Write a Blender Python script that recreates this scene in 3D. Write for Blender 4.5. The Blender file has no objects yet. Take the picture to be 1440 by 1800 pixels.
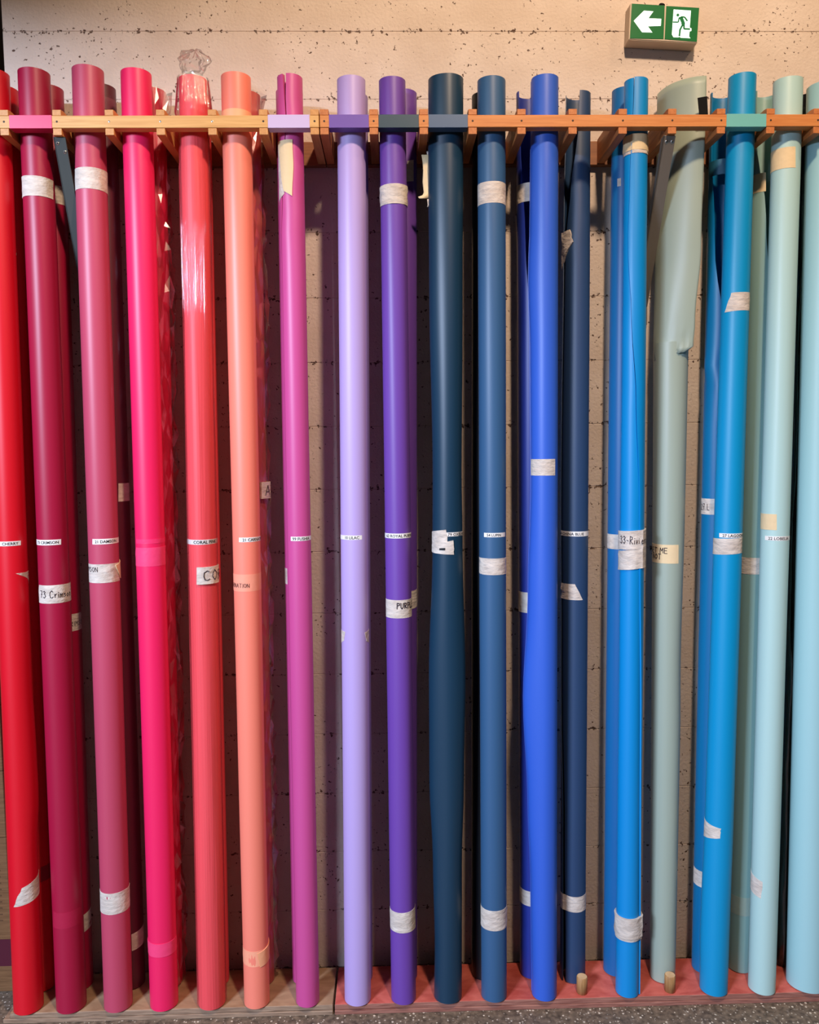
import bpy, bmesh, math, random
from mathutils import Vector, noise
random.seed(7)
scene = bpy.context.scene
COL = scene.collection

# ------------------------------------------------------------------ camera
F_PX, IMG_W, IMG_H = 1400.0, 1440.0, 1800.0
PITCH, YAW, ROLL = map(math.radians, (4.5, 1.3, 0.65))
CAM = Vector((0.0, -2.29, 1.725))
FW = Vector((math.sin(YAW) * math.cos(PITCH), math.cos(YAW) * math.cos(PITCH), -math.sin(PITCH)))
R0 = Vector((math.cos(YAW), -math.sin(YAW), 0))
U0 = R0.cross(FW)
RT = math.cos(ROLL) * R0 - math.sin(ROLL) * U0
UP = math.cos(ROLL) * U0 + math.sin(ROLL) * R0
cam_d = bpy.data.cameras.new('camera')
cam_d.sensor_fit = 'HORIZONTAL'
cam_d.sensor_width = 36.0
cam_d.lens = 36.0 * F_PX / IMG_W
cam_d.clip_start = 0.05
cam = bpy.data.objects.new('camera', cam_d)
COL.objects.link(cam)
from mathutils import Matrix
cam.matrix_world = Matrix(((RT.x, UP.x, -FW.x, CAM.x), (RT.y, UP.y, -FW.y, CAM.y), (RT.z, UP.z, -FW.z, CAM.z), (0, 0, 0, 1)))
scene.camera = cam

def ray(x, y):
    return FW + RT * ((x - 720) / F_PX) + UP * ((900 - y) / F_PX)
def at_y(x, y, Y):
    d = ray(x, y)
    return CAM + d * ((Y - CAM.y) / d.y)
def at_z(x, y, Z):
    d = ray(x, y)
    return CAM + d * ((Z - CAM.z) / d.z)

# ------------------------------------------------------------------ light
w = bpy.data.worlds.new('room_ambience')
scene.world = w
w.use_nodes = True
w.node_tree.nodes['Background'].inputs[0].default_value = (1.0, 0.86, 0.74, 1)
w.node_tree.nodes['Background'].inputs[1].default_value = 0.03

def area(name, loc, target, size, size_y, power, color):
    d = bpy.data.lights.new(name, 'AREA')
    d.shape = 'RECTANGLE'
    d.size, d.size_y, d.energy, d.color = size, size_y, power, color
    o = bpy.data.objects.new(name, d)
    o.location = loc
    o.rotation_euler = (Vector(target) - Vector(loc)).to_track_quat('-Z', 'Y').to_euler()
    COL.objects.link(o)
    return o
sd = bpy.data.lights.new('ceiling_spot_warm', 'SPOT')
sd.energy, sd.color, sd.shadow_soft_size = 305, (1.0, 0.735, 0.52), 0.11
sd.spot_size, sd.spot_blend = math.radians(96), 0.6
so = bpy.data.objects.new('ceiling_spot_warm', sd)
so.location = (0.62, -1.95, 4.25)
so.rotation_euler = (Vector((0.70, 0.1, 1.6)) - so.location).to_track_quat('-Z', 'Y').to_euler()
COL.objects.link(so)
area('ceiling_lamp_warm_side', (2.0, -1.2, 4.4), (0.6, 0.2, 1.8), 0.25, 0.25, 12, (1.0, 0.70, 0.46))
area('daylight_outside_doorway', (-3.5, -5.0, 3.6), (0.0, 0.1, 1.2), 1.3, 0.8, 640, (0.62, 0.74, 1.0))
scene.view_settings.view_transform = 'Standard'
scene.view_settings.look = 'None'
scene.view_settings.gamma = 1.0
scene.view_settings.use_curve_mapping = False
scene.view_settings.exposure = 0.0

# ------------------------------------------------------------------ helpers
def lin(c):
    return tuple(((v / 255) / 12.92 if v / 255 <= 0.04045 else ((v / 255 + 0.055) / 1.055) ** 2.4) for v in c) + (1.0,)

def mat(name, rgb, rough=0.6, spec=0.5, metal=0.0):
    m = bpy.data.materials.new(name)
    m.use_nodes = True
    b = m.node_tree.nodes['Principled BSDF']
    b.inputs['Base Color'].default_value = lin(rgb)
    b.inputs['Roughness'].default_value = rough
    b.inputs['Specular IOR Level'].default_value = spec
    b.inputs['Metallic'].default_value = metal
    return m

def nodes(m):
    nt = m.node_tree
    return nt, nt.nodes, nt.links, nt.nodes['Principled BSDF']

def add_noise_bump(m, scale=300, strength=0.1, dist=0.001, stretch=(1, 1, 1), detail=3):
    nt, N, L, b = nodes(m)
    tc = N.new('ShaderNodeTexCoord')
    mp = N.new('ShaderNodeMapping')
    mp.inputs['Scale'].default_value = stretch
    nz = N.new('ShaderNodeTexNoise')
    nz.inputs['Scale'].default_value = scale
    nz.inputs['Detail'].default_value = detail
    bp = N.new('ShaderNodeBump')
    bp.inputs['Strength'].default_value = strength
    bp.inputs['Distance'].default_value = dist
    L.new(tc.outputs['Object'], mp.inputs[0])
    L.new(mp.outputs[0], nz.inputs['Vector'])
    L.new(nz.outputs['Fac'], bp.inputs['Height'])
    L.new(bp.outputs[0], b.inputs['Normal'])
    return nz, mp

def vary_colour(m, c0, c1, scale, stretch=(1, 1, 1), detail=4, lo=0.35, hi=0.65, coord='Object', dist=0.0):
    nt, N, L, b = nodes(m)
    tc = N.new('ShaderNodeTexCoord')
    mp = N.new('ShaderNodeMapping')
    mp.inputs['Scale'].default_value = stretch
    nz = N.new('ShaderNodeTexNoise')
    nz.inputs['Scale'].default_value = scale
    nz.inputs['Detail'].default_value = detail
    nz.inputs['Distortion'].default_value = dist
    cr = N.new('ShaderNodeValToRGB')
    cr.color_ramp.elements[0].position, cr.color_ramp.elements[1].position = lo, hi
    cr.color_ramp.elements[0].color, cr.color_ramp.elements[1].color = lin(c0), lin(c1)
    L.new(tc.outputs[coord], mp.inputs[0])
    L.new(mp.outputs[0], nz.inputs['Vector'])
    L.new(nz.outputs['Fac'], cr.inputs[0])
    L.new(cr.outputs[0], b.inputs['Base Color'])
    return cr

def new_obj(name, verts, faces, material, parent=None, smooth=False):
    me = bpy.data.meshes.new(name)
    me.from_pydata([tuple(v) for v in verts], [], faces)
    me.update()
    if material: me.materials.append(material)
    if smooth:
        me.polygons.foreach_set('use_smooth', [True] * len(me.polygons))
    o = bpy.data.objects.new(name, me)
    COL.objects.link(o)
    if parent is not None:
        o.parent = parent
        o.matrix_parent_inverse = parent.matrix_basis.inverted()
    return o

def fix_normals(o):
    bm = bmesh.new()
    bm.from_mesh(o.data)
    bmesh.ops.recalc_face_normals(bm, faces=bm.faces)
    bm.to_mesh(o.data)
    bm.free()
    return o

def empty(name, loc):
    o = bpy.data.objects.new(name, None)
    o.location = loc
    o.empty_display_size = 0.05
    COL.objects.link(o)
    return o

def tag(o, label=None, cat=None, group=None, kind=None):
    if label: o['label'] = label
    if cat: o['category'] = cat
    if group: o['group'] = group
    if kind: o['kind'] = kind
    return o

def box(name, lo, hi, material, parent=None, bevel=0.0, seg=1):
    x0, y0, z0 = lo
    x1, y1, z1 = hi
    v = [(x0, y0, z0), (x1, y0, z0), (x1, y1, z0), (x0, y1, z0), (x0, y0, z1), (x1, y0, z1), (x1, y1, z1), (x0, y1, z1)]
    f = [(0, 3, 2, 1), (4, 5, 6, 7), (0, 1, 5, 4), (1, 2, 6, 5), (2, 3, 7, 6), (3, 0, 4, 7)]
    o = new_obj(name, v, f, material, parent)
    if bevel > 0:
        bm = bmesh.new()
        bm.from_mesh(o.data)
        bmesh.ops.bevel(bm, geom=bm.edges[:], offset=bevel, segments=seg, affect='EDGES', profile=0.6)
        bm.to_mesh(o.data)
        bm.free()
    return o

def prism_x(name, prof, x0, x1, material, parent=None, bevel=0.0):
    """extrude a (y,z) outline along x"""
    n = len(prof)
    v = [(x0, y, z) for y, z in prof] + [(x1, y, z) for y, z in prof]
    f = [tuple(range(n)), tuple(range(2 * n - 1, n - 1, -1))] + [(i, n + i, n + (i + 1) % n, (i + 1) % n) for i in range(n)]
    o = fix_normals(new_obj(name, v, f, material, parent))
    if bevel:
        bm = bmesh.new()
        bm.from_mesh(o.data)
        bmesh.ops.bevel(bm, geom=bm.edges[:], offset=bevel, segments=1, affect='EDGES')
        bm.to_mesh(o.data)
        bm.free()
    return o

# ------------------------------------------------------------------ materials
m_wall = mat('painted_concrete_block', (226, 208, 190), 0.75, 0.3)
nt, N, L, b = nodes(m_wall)
geo = N.new('ShaderNodeNewGeometry')
sep = N.new('ShaderNodeSeparateXYZ'); L.new(geo.outputs['Position'], sep.inputs[0])
md = N.new('ShaderNodeMath'); md.operation = 'PINGPONG'; md.inputs[1].default_value = 0.1
L.new(sep.outputs['Z'], md.inputs[0])                       # 0 at the bed joints, 0.1 mid block
near = N.new('ShaderNodeMapRange'); near.inputs['From Min'].default_value = 0.0; near.inputs['From Max'].default_value = 0.012
near.inputs['To Min'].default_value = 0.13; near.inputs['To Max'].default_value = 0.0
L.new(md.outputs[0], near.inputs['Value'])
v1 = N.new('ShaderNodeTexNoise'); v1.inputs['Scale'].default_value = 100; v1.inputs['Detail'].default_value = 3
L.new(geo.outputs['Position'], v1.inputs['Vector'])
v2 = N.new('ShaderNodeTexNoise'); v2.inputs['Scale'].default_value = 7; v2.inputs['Detail'].default_value = 2
L.new(geo.outputs['Position'], v2.inputs['Vector'])
a1 = N.new('ShaderNodeMath'); a1.operation = 'ADD'; L.new(v1.outputs['Fac'], a1.inputs[0]); L.new(near.outputs[0], a1.inputs[1])
a2 = N.new('ShaderNodeMath'); a2.operation = 'MULTIPLY_ADD'; L.new(v2.outputs['Fac'], a2.inputs[0]); a2.inputs[1].default_value = 0.22
L.new(a1.outputs[0], a2.inputs[2])
pit = N.new('ShaderNodeMapRange'); pit.inputs['From Min'].default_value = 0.795; pit.inputs['From Max'].default_value = 0.83
L.new(a2.outputs[0], pit.inputs['Value'])
tone = N.new('ShaderNodeValToRGB')
tone.color_ramp.elements[0].position, tone.color_ramp.elements[1].position = 0.3, 0.7
tone.color_ramp.elements[0].color, tone.color_ramp.elements[1].color = lin((212, 194, 178)), lin((224, 208, 194))
L.new(v2.outputs['Fac'], tone.inputs[0])
mx = N.new('ShaderNodeMixRGB'); L.new(pit.outputs[0], mx.inputs[0]); L.new(tone.outputs[0], mx.inputs[1]); mx.inputs[2].default_value = lin((96, 72, 60))
L.new(mx.outputs[0], b.inputs['Base Color'])
fine = N.new('ShaderNodeTexNoise'); fine.inputs['Scale'].default_value = 110; fine.inputs['Detail'].default_value = 5
L.new(geo.outputs['Position'], fine.inputs['Vector'])
hh = N.new('ShaderNodeMath'); hh.operation = 'SUBTRACT'; L.new(fine.outputs['Fac'], hh.inputs[0]); L.new(pit.outputs[0], hh.inputs[1])
bp = N.new('ShaderNodeBump'); bp.inputs['Strength'].default_value = 0.55; bp.inputs['Distance'].default_value = 0.004
L.new(hh.outputs[0], bp.inputs['Height']); L.new(bp.outputs[0], b.inputs['Normal'])

m_mortar = mat('painted_mortar', (214, 194, 174), 0.85, 0.2)
add_noise_bump(m_mortar, 90, 0.5, 0.004)

m_floor = mat('speckled_asphalt', (70, 66, 62), 0.6, 0.4)
nt, N, L, b = nodes(m_floor)
geo = N.new('ShaderNodeNewGeometry')
vo = N.new('ShaderNodeTexVoronoi'); vo.inputs['Scale'].default_value = 125; L.new(geo.outputs['Position'], vo.inputs['Vector'])
nz = N.new('ShaderNodeTexNoise'); nz.inputs['Scale'].default_value = 60; nz.inputs['Detail'].default_value = 2
L.new(geo.outputs['Position'], nz.inputs['Vector'])
sepc = N.new('ShaderNodeSeparateColor'); L.new(vo.outputs['Color'], sepc.inputs[0])
rad = N.new('ShaderNodeMath'); rad.operation = 'MULTIPLY'; L.new(sepc.outputs[0], rad.inputs[0]); rad.inputs[1].default_value = 0.5
lt = N.new('ShaderNodeMath'); lt.operation = 'LESS_THAN'; L.new(vo.outputs['Distance'], lt.inputs[0]); L.new(rad.outputs[0], lt.inputs[1])
lt2 = N.new('ShaderNodeMath'); lt2.operation = 'GREATER_THAN'; L.new(sepc.outputs[1], lt2.inputs[0]); lt2.inputs[1].default_value = 0.35
mm = N.new('ShaderNodeMath'); mm.operation = 'MULTIPLY'; L.new(lt.outputs[0], mm.inputs[0]); L.new(lt2.outputs[0], mm.inputs[1])
st = N.new('ShaderNodeValToRGB'); st.color_ramp.elements[0].color = lin((120, 108, 96)); st.color_ramp.elements[1].color = lin((225, 212, 190))
L.new(sepc.outputs[2], st.inputs[0])
bs = N.new('ShaderNodeValToRGB'); bs.color_ramp.elements[0].position = 0.3; bs.color_ramp.elements[1].position = 0.75
bs.color_ramp.elements[0].color = lin((78, 67, 56)); bs.color_ramp.elements[1].color = lin((140, 122, 102))
L.new(nz.outputs['Fac'], bs.inputs[0])
mx = N.new('ShaderNodeMixRGB'); L.new(mm.outputs[0], mx.inputs[0]); L.new(bs.outputs[0], mx.inputs[1]); L.new(st.outputs[0], mx.inputs[2])
L.new(mx.outputs[0], b.inputs['Base Color'])
bp = N.new('ShaderNodeBump'); bp.inputs['Strength'].default_value = 0.4; bp.inputs['Distance'].default_value = 0.003
L.new(nz.outputs['Fac'], bp.inputs['Height']); L.new(bp.outputs[0], b.inputs['Normal'])

def wood(name, c0, c1, stretch, rough=0.5):
    m = mat(name, c0, rough, 0.4)
    vary_colour(m, c0, c1, 9, stretch, 6, 0.3, 0.7, 'Object', 0.6)
    add_noise_bump(m, 60, 0.12, 0.002, stretch)
    return m
m_rail_l = wood('pale_pine_along', (206, 150, 82), (228, 178, 108), (0.8, 14, 14))
m_rail_r = wood('orange_pine_along', (196, 118, 58), (216, 142, 78), (0.8, 14, 14))
m_prong_l = wood('pale_pine_prong', (196, 134, 72), (216, 158, 94), (14, 0.9, 14))
m_prong_r = wood('orange_pine_prong', (180, 104, 54), (204, 128, 70), (14, 0.9, 14))
m_batten = wood('brown_batten', (128, 80, 48), (156, 100, 60), (0.8, 14, 14))
m_ply_edge = wood('worn_ply_edge', (118, 92, 72), (176, 148, 122), (1.5, 8, 30), 0.7)
m_ply_top = wood('worn_plywood', (150, 116, 86), (186, 152, 116), (1.2, 3, 3), 0.65)
m_ply_red = wood('worn_red_paint', (186, 78, 66), (226, 118, 102), (1.5, 2.5, 2), 0.55)
m_red_edge = wood('red_stained_ply_edge', (124, 72, 60), (176, 122, 104), (1.5, 8, 30), 0.7)
m_dowel = wood('dowel_side', (150, 108, 62), (196, 150, 98), (18, 18, 1.5), 0.55)
m_dowel_top = wood('dowel_end_grain', (206, 168, 120), (224, 190, 144), (5, 5, 5), 0.7)
m_steel = mat('grey_steel', (136, 128, 118), 0.5, 0.5, 0.4)
m_steel_dark = mat('dark_grey_steel', (66, 70, 66), 0.6, 0.4, 0.2)
m_screw = mat('screw_metal', (190, 188, 180), 0.3, 0.5, 0.9)
m_screw_dark = mat('dark_screw', (60, 44, 34), 0.5, 0.4, 0.3)
m_hole = mat('drilled_hole', (22, 22, 22), 0.9, 0.1)
m_core = mat('cardboard_core', (150, 112, 76), 0.8, 0.2)
m_tape = mat('masking_tape', (226, 214, 200), 0.7, 0.3)
vary_colour(m_tape, (196, 182, 168), (224, 212, 198), 26, (1, 1, 2.4), 4, 0.3, 0.7)
add_noise_bump(m_tape, 55, 0.8, 0.004, (1, 1, 2))
m_tape_cream = mat('cream_masking_tape', (232, 206, 160), 0.7, 0.3)
add_noise_bump(m_tape_cream, 70, 0.4, 0.003)
m_label = mat('label_strip_white', (240, 236, 228), 0.45, 0.4)
m_ink = mat('black_ink', (22, 20, 24), 0.6, 0.3)
m_marker = mat('felt_pen_ink', (40, 26, 40), 0.6, 0.3)
m_black_paper = mat('black_paper', (14, 14, 15), 0.85, 0.2)

def clear_tape(rgb):
    m = mat('clear_tape', rgb, 0.5, 0.4)
    add_noise_bump(m, 60, 0.25, 0.003)
    return m

def film(name, gloss, alpha_face, alpha_edge=0.55):
    m = bpy.data.materials.new(name)
    m.use_nodes = True
    nt = m.node_tree
    N, L = nt.nodes, nt.links
    N.remove(N['Principled BSDF'])
    out = N['Material Output']
    tr = N.new('ShaderNodeBsdfTransparent'); tr.inputs[0].default_value = (0.97, 0.96, 0.96, 1)
    gl = N.new('ShaderNodeBsdfGlossy'); gl.inputs['Roughness'].default_value = gloss
    lw = N.new('ShaderNodeLayerWeight'); lw.inputs['Blend'].default_value = 0.35
    mr = N.new('ShaderNodeMapRange'); mr.inputs['To Min'].default_value = alpha_face; mr.inputs['To Max'].default_value = alpha_edge
    ms = N.new('ShaderNodeMixShader')
    L.new(lw.outputs['Fresnel'], mr.inputs['Value']); L.new(mr.outputs[0], ms.inputs[0])
    L.new(tr.outputs[0], ms.inputs[1]); L.new(gl.outputs[0], ms.inputs[2]); L.new(ms.outputs[0], out.inputs[0])
    return m
m_film = film('clear_plastic_film', 0.08, 0.05)
m_shrink = film('shrink_wrap_film', 0.06, 0.014, 0.30)
m_crinkle = film('crinkled_film', 0.20, 0.10)

def paper(name, rgb, rough=0.44):
    m = mat(name, rgb, rough, 0.5)
    add_noise_bump(m, 900, 0.05, 0.0006)
    return m

# ------------------------------------------------------------------ the setting
WALL_Y = 0.255
LEFT_END = at_y(5, 60, WALL_Y).x
RIGHT_END = 2.45
floor = box('floor', (-5.0, -7.0, -0.12), (RIGHT_END, 0.9, 0.0), m_floor)
tag(floor, 'dark grey speckled asphalt floor', 'floor', kind='structure')

wall = box('wall_back', (LEFT_END + 0.003, WALL_Y + 0.0016, 0.0), (RIGHT_END, WALL_Y + 0.2, 3.6), m_mortar)
tag(wall, 'pale painted concrete block wall behind the rolls', 'wall', kind='structure')
# concrete blocks, 0.2 m courses, staggered; every block a child of the wall
def block_mesh(length):
    o = box('block', (0, WALL_Y, 0.0004), (length, WALL_Y + 0.06, 0.1996), m_wall, None)
    bm = bmesh.new(); bm.from_mesh(o.data)
    ed = [e for e in bm.edges if abs(e.verts[0].co.x - e.verts[1].co.x) > 0.01]
    bmesh.ops.bevel(bm, geom=ed, offset=0.0014, segments=1, affect='EDGES', profile=0.6)
    bm.to_mesh(o.data); bm.free()
    me = o.data
    bpy.data.objects.remove(o)
    return me
BL = 0.5
me_full = block_mesh(BL - 0.0001)
me_half_cache = {}
for c in range(18):
    x = LEFT_END
    first = True
    while x < RIGHT_END - 0.01:
        ln = BL
        if first and c % 2: ln = BL / 2
        first = False
        ln = min(ln, RIGHT_END - x)
        if abs(ln - BL) < 1e-4: me = me_full
        else:
            k = round(ln, 4)
            if k not in me_half_cache: me_half_cache[k] = block_mesh(ln - 0.0001)
            me = me_half_cache[k]
        o = bpy.data.objects.new('block', me)
        COL.objects.link(o)
        o.location = (x, random.uniform(-0.0002, 0.0002), c * 0.2)
        o.parent = wall
        x += ln
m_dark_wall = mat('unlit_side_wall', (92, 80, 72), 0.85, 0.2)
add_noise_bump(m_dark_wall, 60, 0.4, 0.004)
rear = box('wall_rear', (-3.2, 0.9, 0.0), (LEFT_END + 0.2, 1.0, 3.6), m_dark_wall)
tag(rear, 'dark recessed wall past the end of the block wall', 'wall', kind='structure')
# side wall with a wide doorway that lets the daylight in
SX, DZ = -1.90, 3.15
v, f = [], []
for (y0, y1, z0, z1) in ((-7.0, -4.4, 0.0, 4.4), (-4.4, -0.7, DZ, 4.4), (-0.7, 0.9, 0.0, 4.4)):
    n0 = len(v)
    v += [(x, y, z) for z in (z0, z1) for x, y in ((SX - 0.15, y0), (SX, y0), (SX, y1), (SX - 0.15, y1))]
    f += [tuple(n0 + k for k in q) for q in ((0, 3, 2, 1), (4, 5, 6, 7), (0, 1, 5, 4), (1, 2, 6, 5), (2, 3, 7, 6), (3, 0, 4, 7))]
side = new_obj('wall_left', v, f, m_dark_wall)
tag(side, 'side wall with a wide daylit doorway', 'wall', kind='structure')

# ------------------------------------------------------------------ base boards
BASE_F, BASE_B, BASE_T = 0.030, 0.208, 0.030
split = at_z(587, 1772, 0.02).x
left0 = at_z(22, 1775, BASE_T).x
def base_board(name_label, x0, x1, m_top, m_edge, skew):
    r = empty('base_board', ((x0 + x1) / 2, (BASE_F + BASE_B) / 2, 0))
    tag(r, name_label, 'board', 'floor boards under the rolls')
    o = box('lower_sheet', (x0 - skew, BASE_F - 0.003, 0.0), (x1, BASE_B, 0.0135), m_edge, r, 0.0012)
    o2 = box('upper_sheet', (x0, BASE_F, 0.0143), (x1, BASE_B, BASE_T), m_edge, r, 0.0012)
    t = box('top_face', (x0 + 0.001, BASE_F + 0.0015, BASE_T - 0.001), (x1 - 0.001, BASE_B - 0.001, BASE_T + 0.0006), m_top, r, 0.0004)
    return r
base_l = base_board('bare worn plywood base board under the red and pink rolls', left0, split - 0.003, m_ply_top, m_ply_edge, 0.02)
base_r = base_board('red painted plywood base board under the purple and blue rolls', split + 0.003, 1.75, m_ply_red, m_red_edge, 0.0)

# dowel pegs
def peg(px, py, label):
    p = at_z(px, py, BASE_T + 0.0006)
    r = empty('dowel_peg', (p.x, p.y + 0.0165, BASE_T + 0.0006))
    tag(r, label, 'peg', 'wooden pegs on the red board')
    n, rad, h = 24, 0.0168, 0.052
    v, f = [], []
    for k, (rr, z) in enumerate(((rad, 0), (rad, h - 0.002), (rad - 0.002, h))):
        v += [(r.location.x + rr * math.cos(2 * math.pi * i / n), r.location.y + rr * math.sin(2 * math.pi * i / n), r.location.z + z) for i in range(n)]
    for k in range(2):
        f += [(k * n + i, k * n + (i + 1) % n, (k + 1) * n + (i + 1) % n, (k + 1) * n + i) for i in range(n)]
    f.append(tuple(range(n - 1, -1, -1)))
    new_obj('shank', v, f, m_dowel, r, True)
    tv = v[2 * n:3 * n]
    new_obj('end_grain', [(a, b_, c) for a, b_, c in tv] + [(a, b_, c - 0.001) for a, b_, c in tv],
            [tuple(range(n))] + [(i, n + i, n + (i + 1) % n, (i + 1) % n) for i in range(n)], m_dowel_top, r)
peg(1025.5, 1750, 'round wooden dowel peg in front of the navy blue roll')
peg(1181, 1747, 'round wooden dowel peg in front of the sage green roll')

# ------------------------------------------------------------------ racks
ZR0, ZR1 = 2.617, 2.650       # rail bottom and top
ZP0, ZP1 = 2.5985, 2.6690     # prong bottom and top
def rack(label, xs, x_from, x_to, m_rail, m_prong, wraps, screws):
    cx = (x_from + x_to) / 2
    r = empty('comb_rack', (cx, 0.12, ZP0))
    tag(r, label, 'rack', 'wooden comb racks along the wall')
    box('rail', (x_from, -0.001, ZR0), (x_to, 0.030, ZR1), m_rail, r, 0.0012)
    box('wall_batten', (x_from, 0.232, ZP0 - 0.004), (x_to, 0.2535, ZP1 - 0.004), m_batten, r, 0.001)
    for i, x in enumerate(xs):
        hw = 0.0118
        prof = [(0.0, ZP0), (0.232, ZP0), (0.232, ZP1), (0.016, ZP1), (0.0, ZP1 - 0.003), (0.0, ZR1 + 0.0006), (0.0305, ZR1 + 0.0006), (0.0305, ZR0 - 0.0006), (0.0, ZR0 - 0.0006)]
        p = prism_x('prong', prof, x - hw, x + hw, m_prong, r, 0.0008)
        # screw head through the rail into the prong
        n, rad = 12, 0.0032
        v = [(x, -0.0022, 2.634)] + [(x + rad * math.cos(2 * math.pi * k / n), -0.0009, 2.634 + rad * math.sin(2 * math.pi * k / n)) for k in range(n)]
        new_obj('screw', v, [(0, 1 + (k + 1) % n, 1 + k) for k in range(n)], m_screw if i in screws else m_screw_dark, r, True)
    for (a, b_, m) in wraps:
        box('paper_sleeve', (a, -0.0022, ZR0 - 0.0012), (b_, 0.0312, ZR1 + 0.0012), m, r, 0.0006)
    return r
def rx(px): return at_y(px, 212, 0).x
xs_l = [rx(p) for p in (7, 100, 192, 282, 373, 463, 553)]
xs_r = [rx(p) for p in (570, 657, 745, 831, 917, 1007, 1095, 1182, 1268, 1355, 1438)]
xs_r += [xs_r[-1] + 0.139, xs_r[-1] + 0.278]
sl = {k: paper('sleeve_' + k, c) for k, c in dict(crimson=(214, 48, 96), lavender=(206, 186, 222), violet=(112, 82, 164), petrol=(36, 66, 80), slate=(64, 92, 122), aqua=(112, 186, 180)).items()}
rack('pale pine comb rack holding the red and pink rolls', xs_l, xs_l[0] - 0.10, xs_l[-1] + 0.0122, m_rail_l, m_prong_l,
     [(rx(16.5), rx(91.5), sl['crimson']), (rx(471), rx(544.5), sl['lavender'])], (2, 3, 4))
rack('orange pine comb rack holding the purple and blue rolls', xs_r, xs_r[0] - 0.0122, xs_r[-1] + 0.0122, m_rail_r, m_prong_r,
     [(rx(578.5), rx(648.5), sl['violet']), (rx(665.5), rx(736.5), sl['petrol']), (rx(753.5), rx(822.5), sl['slate']), (rx(1277), rx(1347), sl['aqua'])], ())

def bracket(x, m, label, w_=0.036, dz=0.52):
    y0, z0, y1, z1 = 0.012, ZP0 - 0.0005, 0.250, ZP0 - dz
    r = empty('rack_brace', (x, 0.25, z1))
    tag(r, label, 'bracket', 'steel braces under the racks')
    t = 0.004
    hw = w_ / 2
    L_ = math.hypot(y1 - y0, z1 - z0)
    ny, nz_ = (z1 - z0) / L_, -(y1 - y0) / L_       # outward (front-down) normal
    prof = [(y0, z0), (y1, z1), (y1 - ny * t, z1 - nz_ * t), (y0 - ny * t, z0 - nz_ * t)]
    prism_x('strip', prof, x - hw, x + hw, m, r, 0.0005)
    # side flange giving the strip its angle section
    prof2 = [(y0, z0), (y1, z1), (y1 - ny * 0.026, z1 - nz_ * 0.0), (y0 - ny * 0.026 , z0)]
    prism_x('flange', prof2, x - hw, x - hw + 0.003, m, r)
    box('wall_foot', (x - hw, 0.2455, z1 - 0.05), (x + hw, 0.2545, z1 + 0.005), m, r, 0.0008)
    for s, (du, dv) in enumerate(((-0.007, 0.016), (0.009, 0.016 if m is m_steel else 0.038))):
        cy, cz = y0 + (y1 - y0) * dv / L_, z0 + (z1 - z0) * dv / L_
        n, rad = 12, 0.0048
        ty, tz = (y1 - y0) / L_, (z1 - z0) / L_
        def P(a, rr, off): return (x + du + rr * math.cos(a), cy + ty * rr * math.sin(a) + ny * off, cz + tz * rr * math.sin(a) + nz_ * off)
        v = [P(2 * math.pi * k / n, rad, 0.0004) for k in range(n)] + [P(2 * math.pi * k / n, rad * 0.55, 0.0018) for k in range(n)]
        f = [(k, (k + 1) % n, n + (k + 1) % n, n + k) for k in range(n)] + [tuple(range(n, 2 * n))]
        sc = new_obj('bolt', v, f, m_screw, r)
        v = [P(2 * math.pi * k / 6, rad * 0.4, 0.0021) for k in range(6)]
        new_obj('bolt_socket', v, [tuple(range(6))], m_hole, sc)
    return r
bracket(at_y(104, 242, 0.012).x, m_steel_dark, 'dark grey steel brace under the pale pine rack', 0.033, 0.60)
bracket(at_y(1178, 232, 0.012).x, m_steel, 'light grey steel brace under the orange pine rack', 0.034, 0.44)

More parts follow.
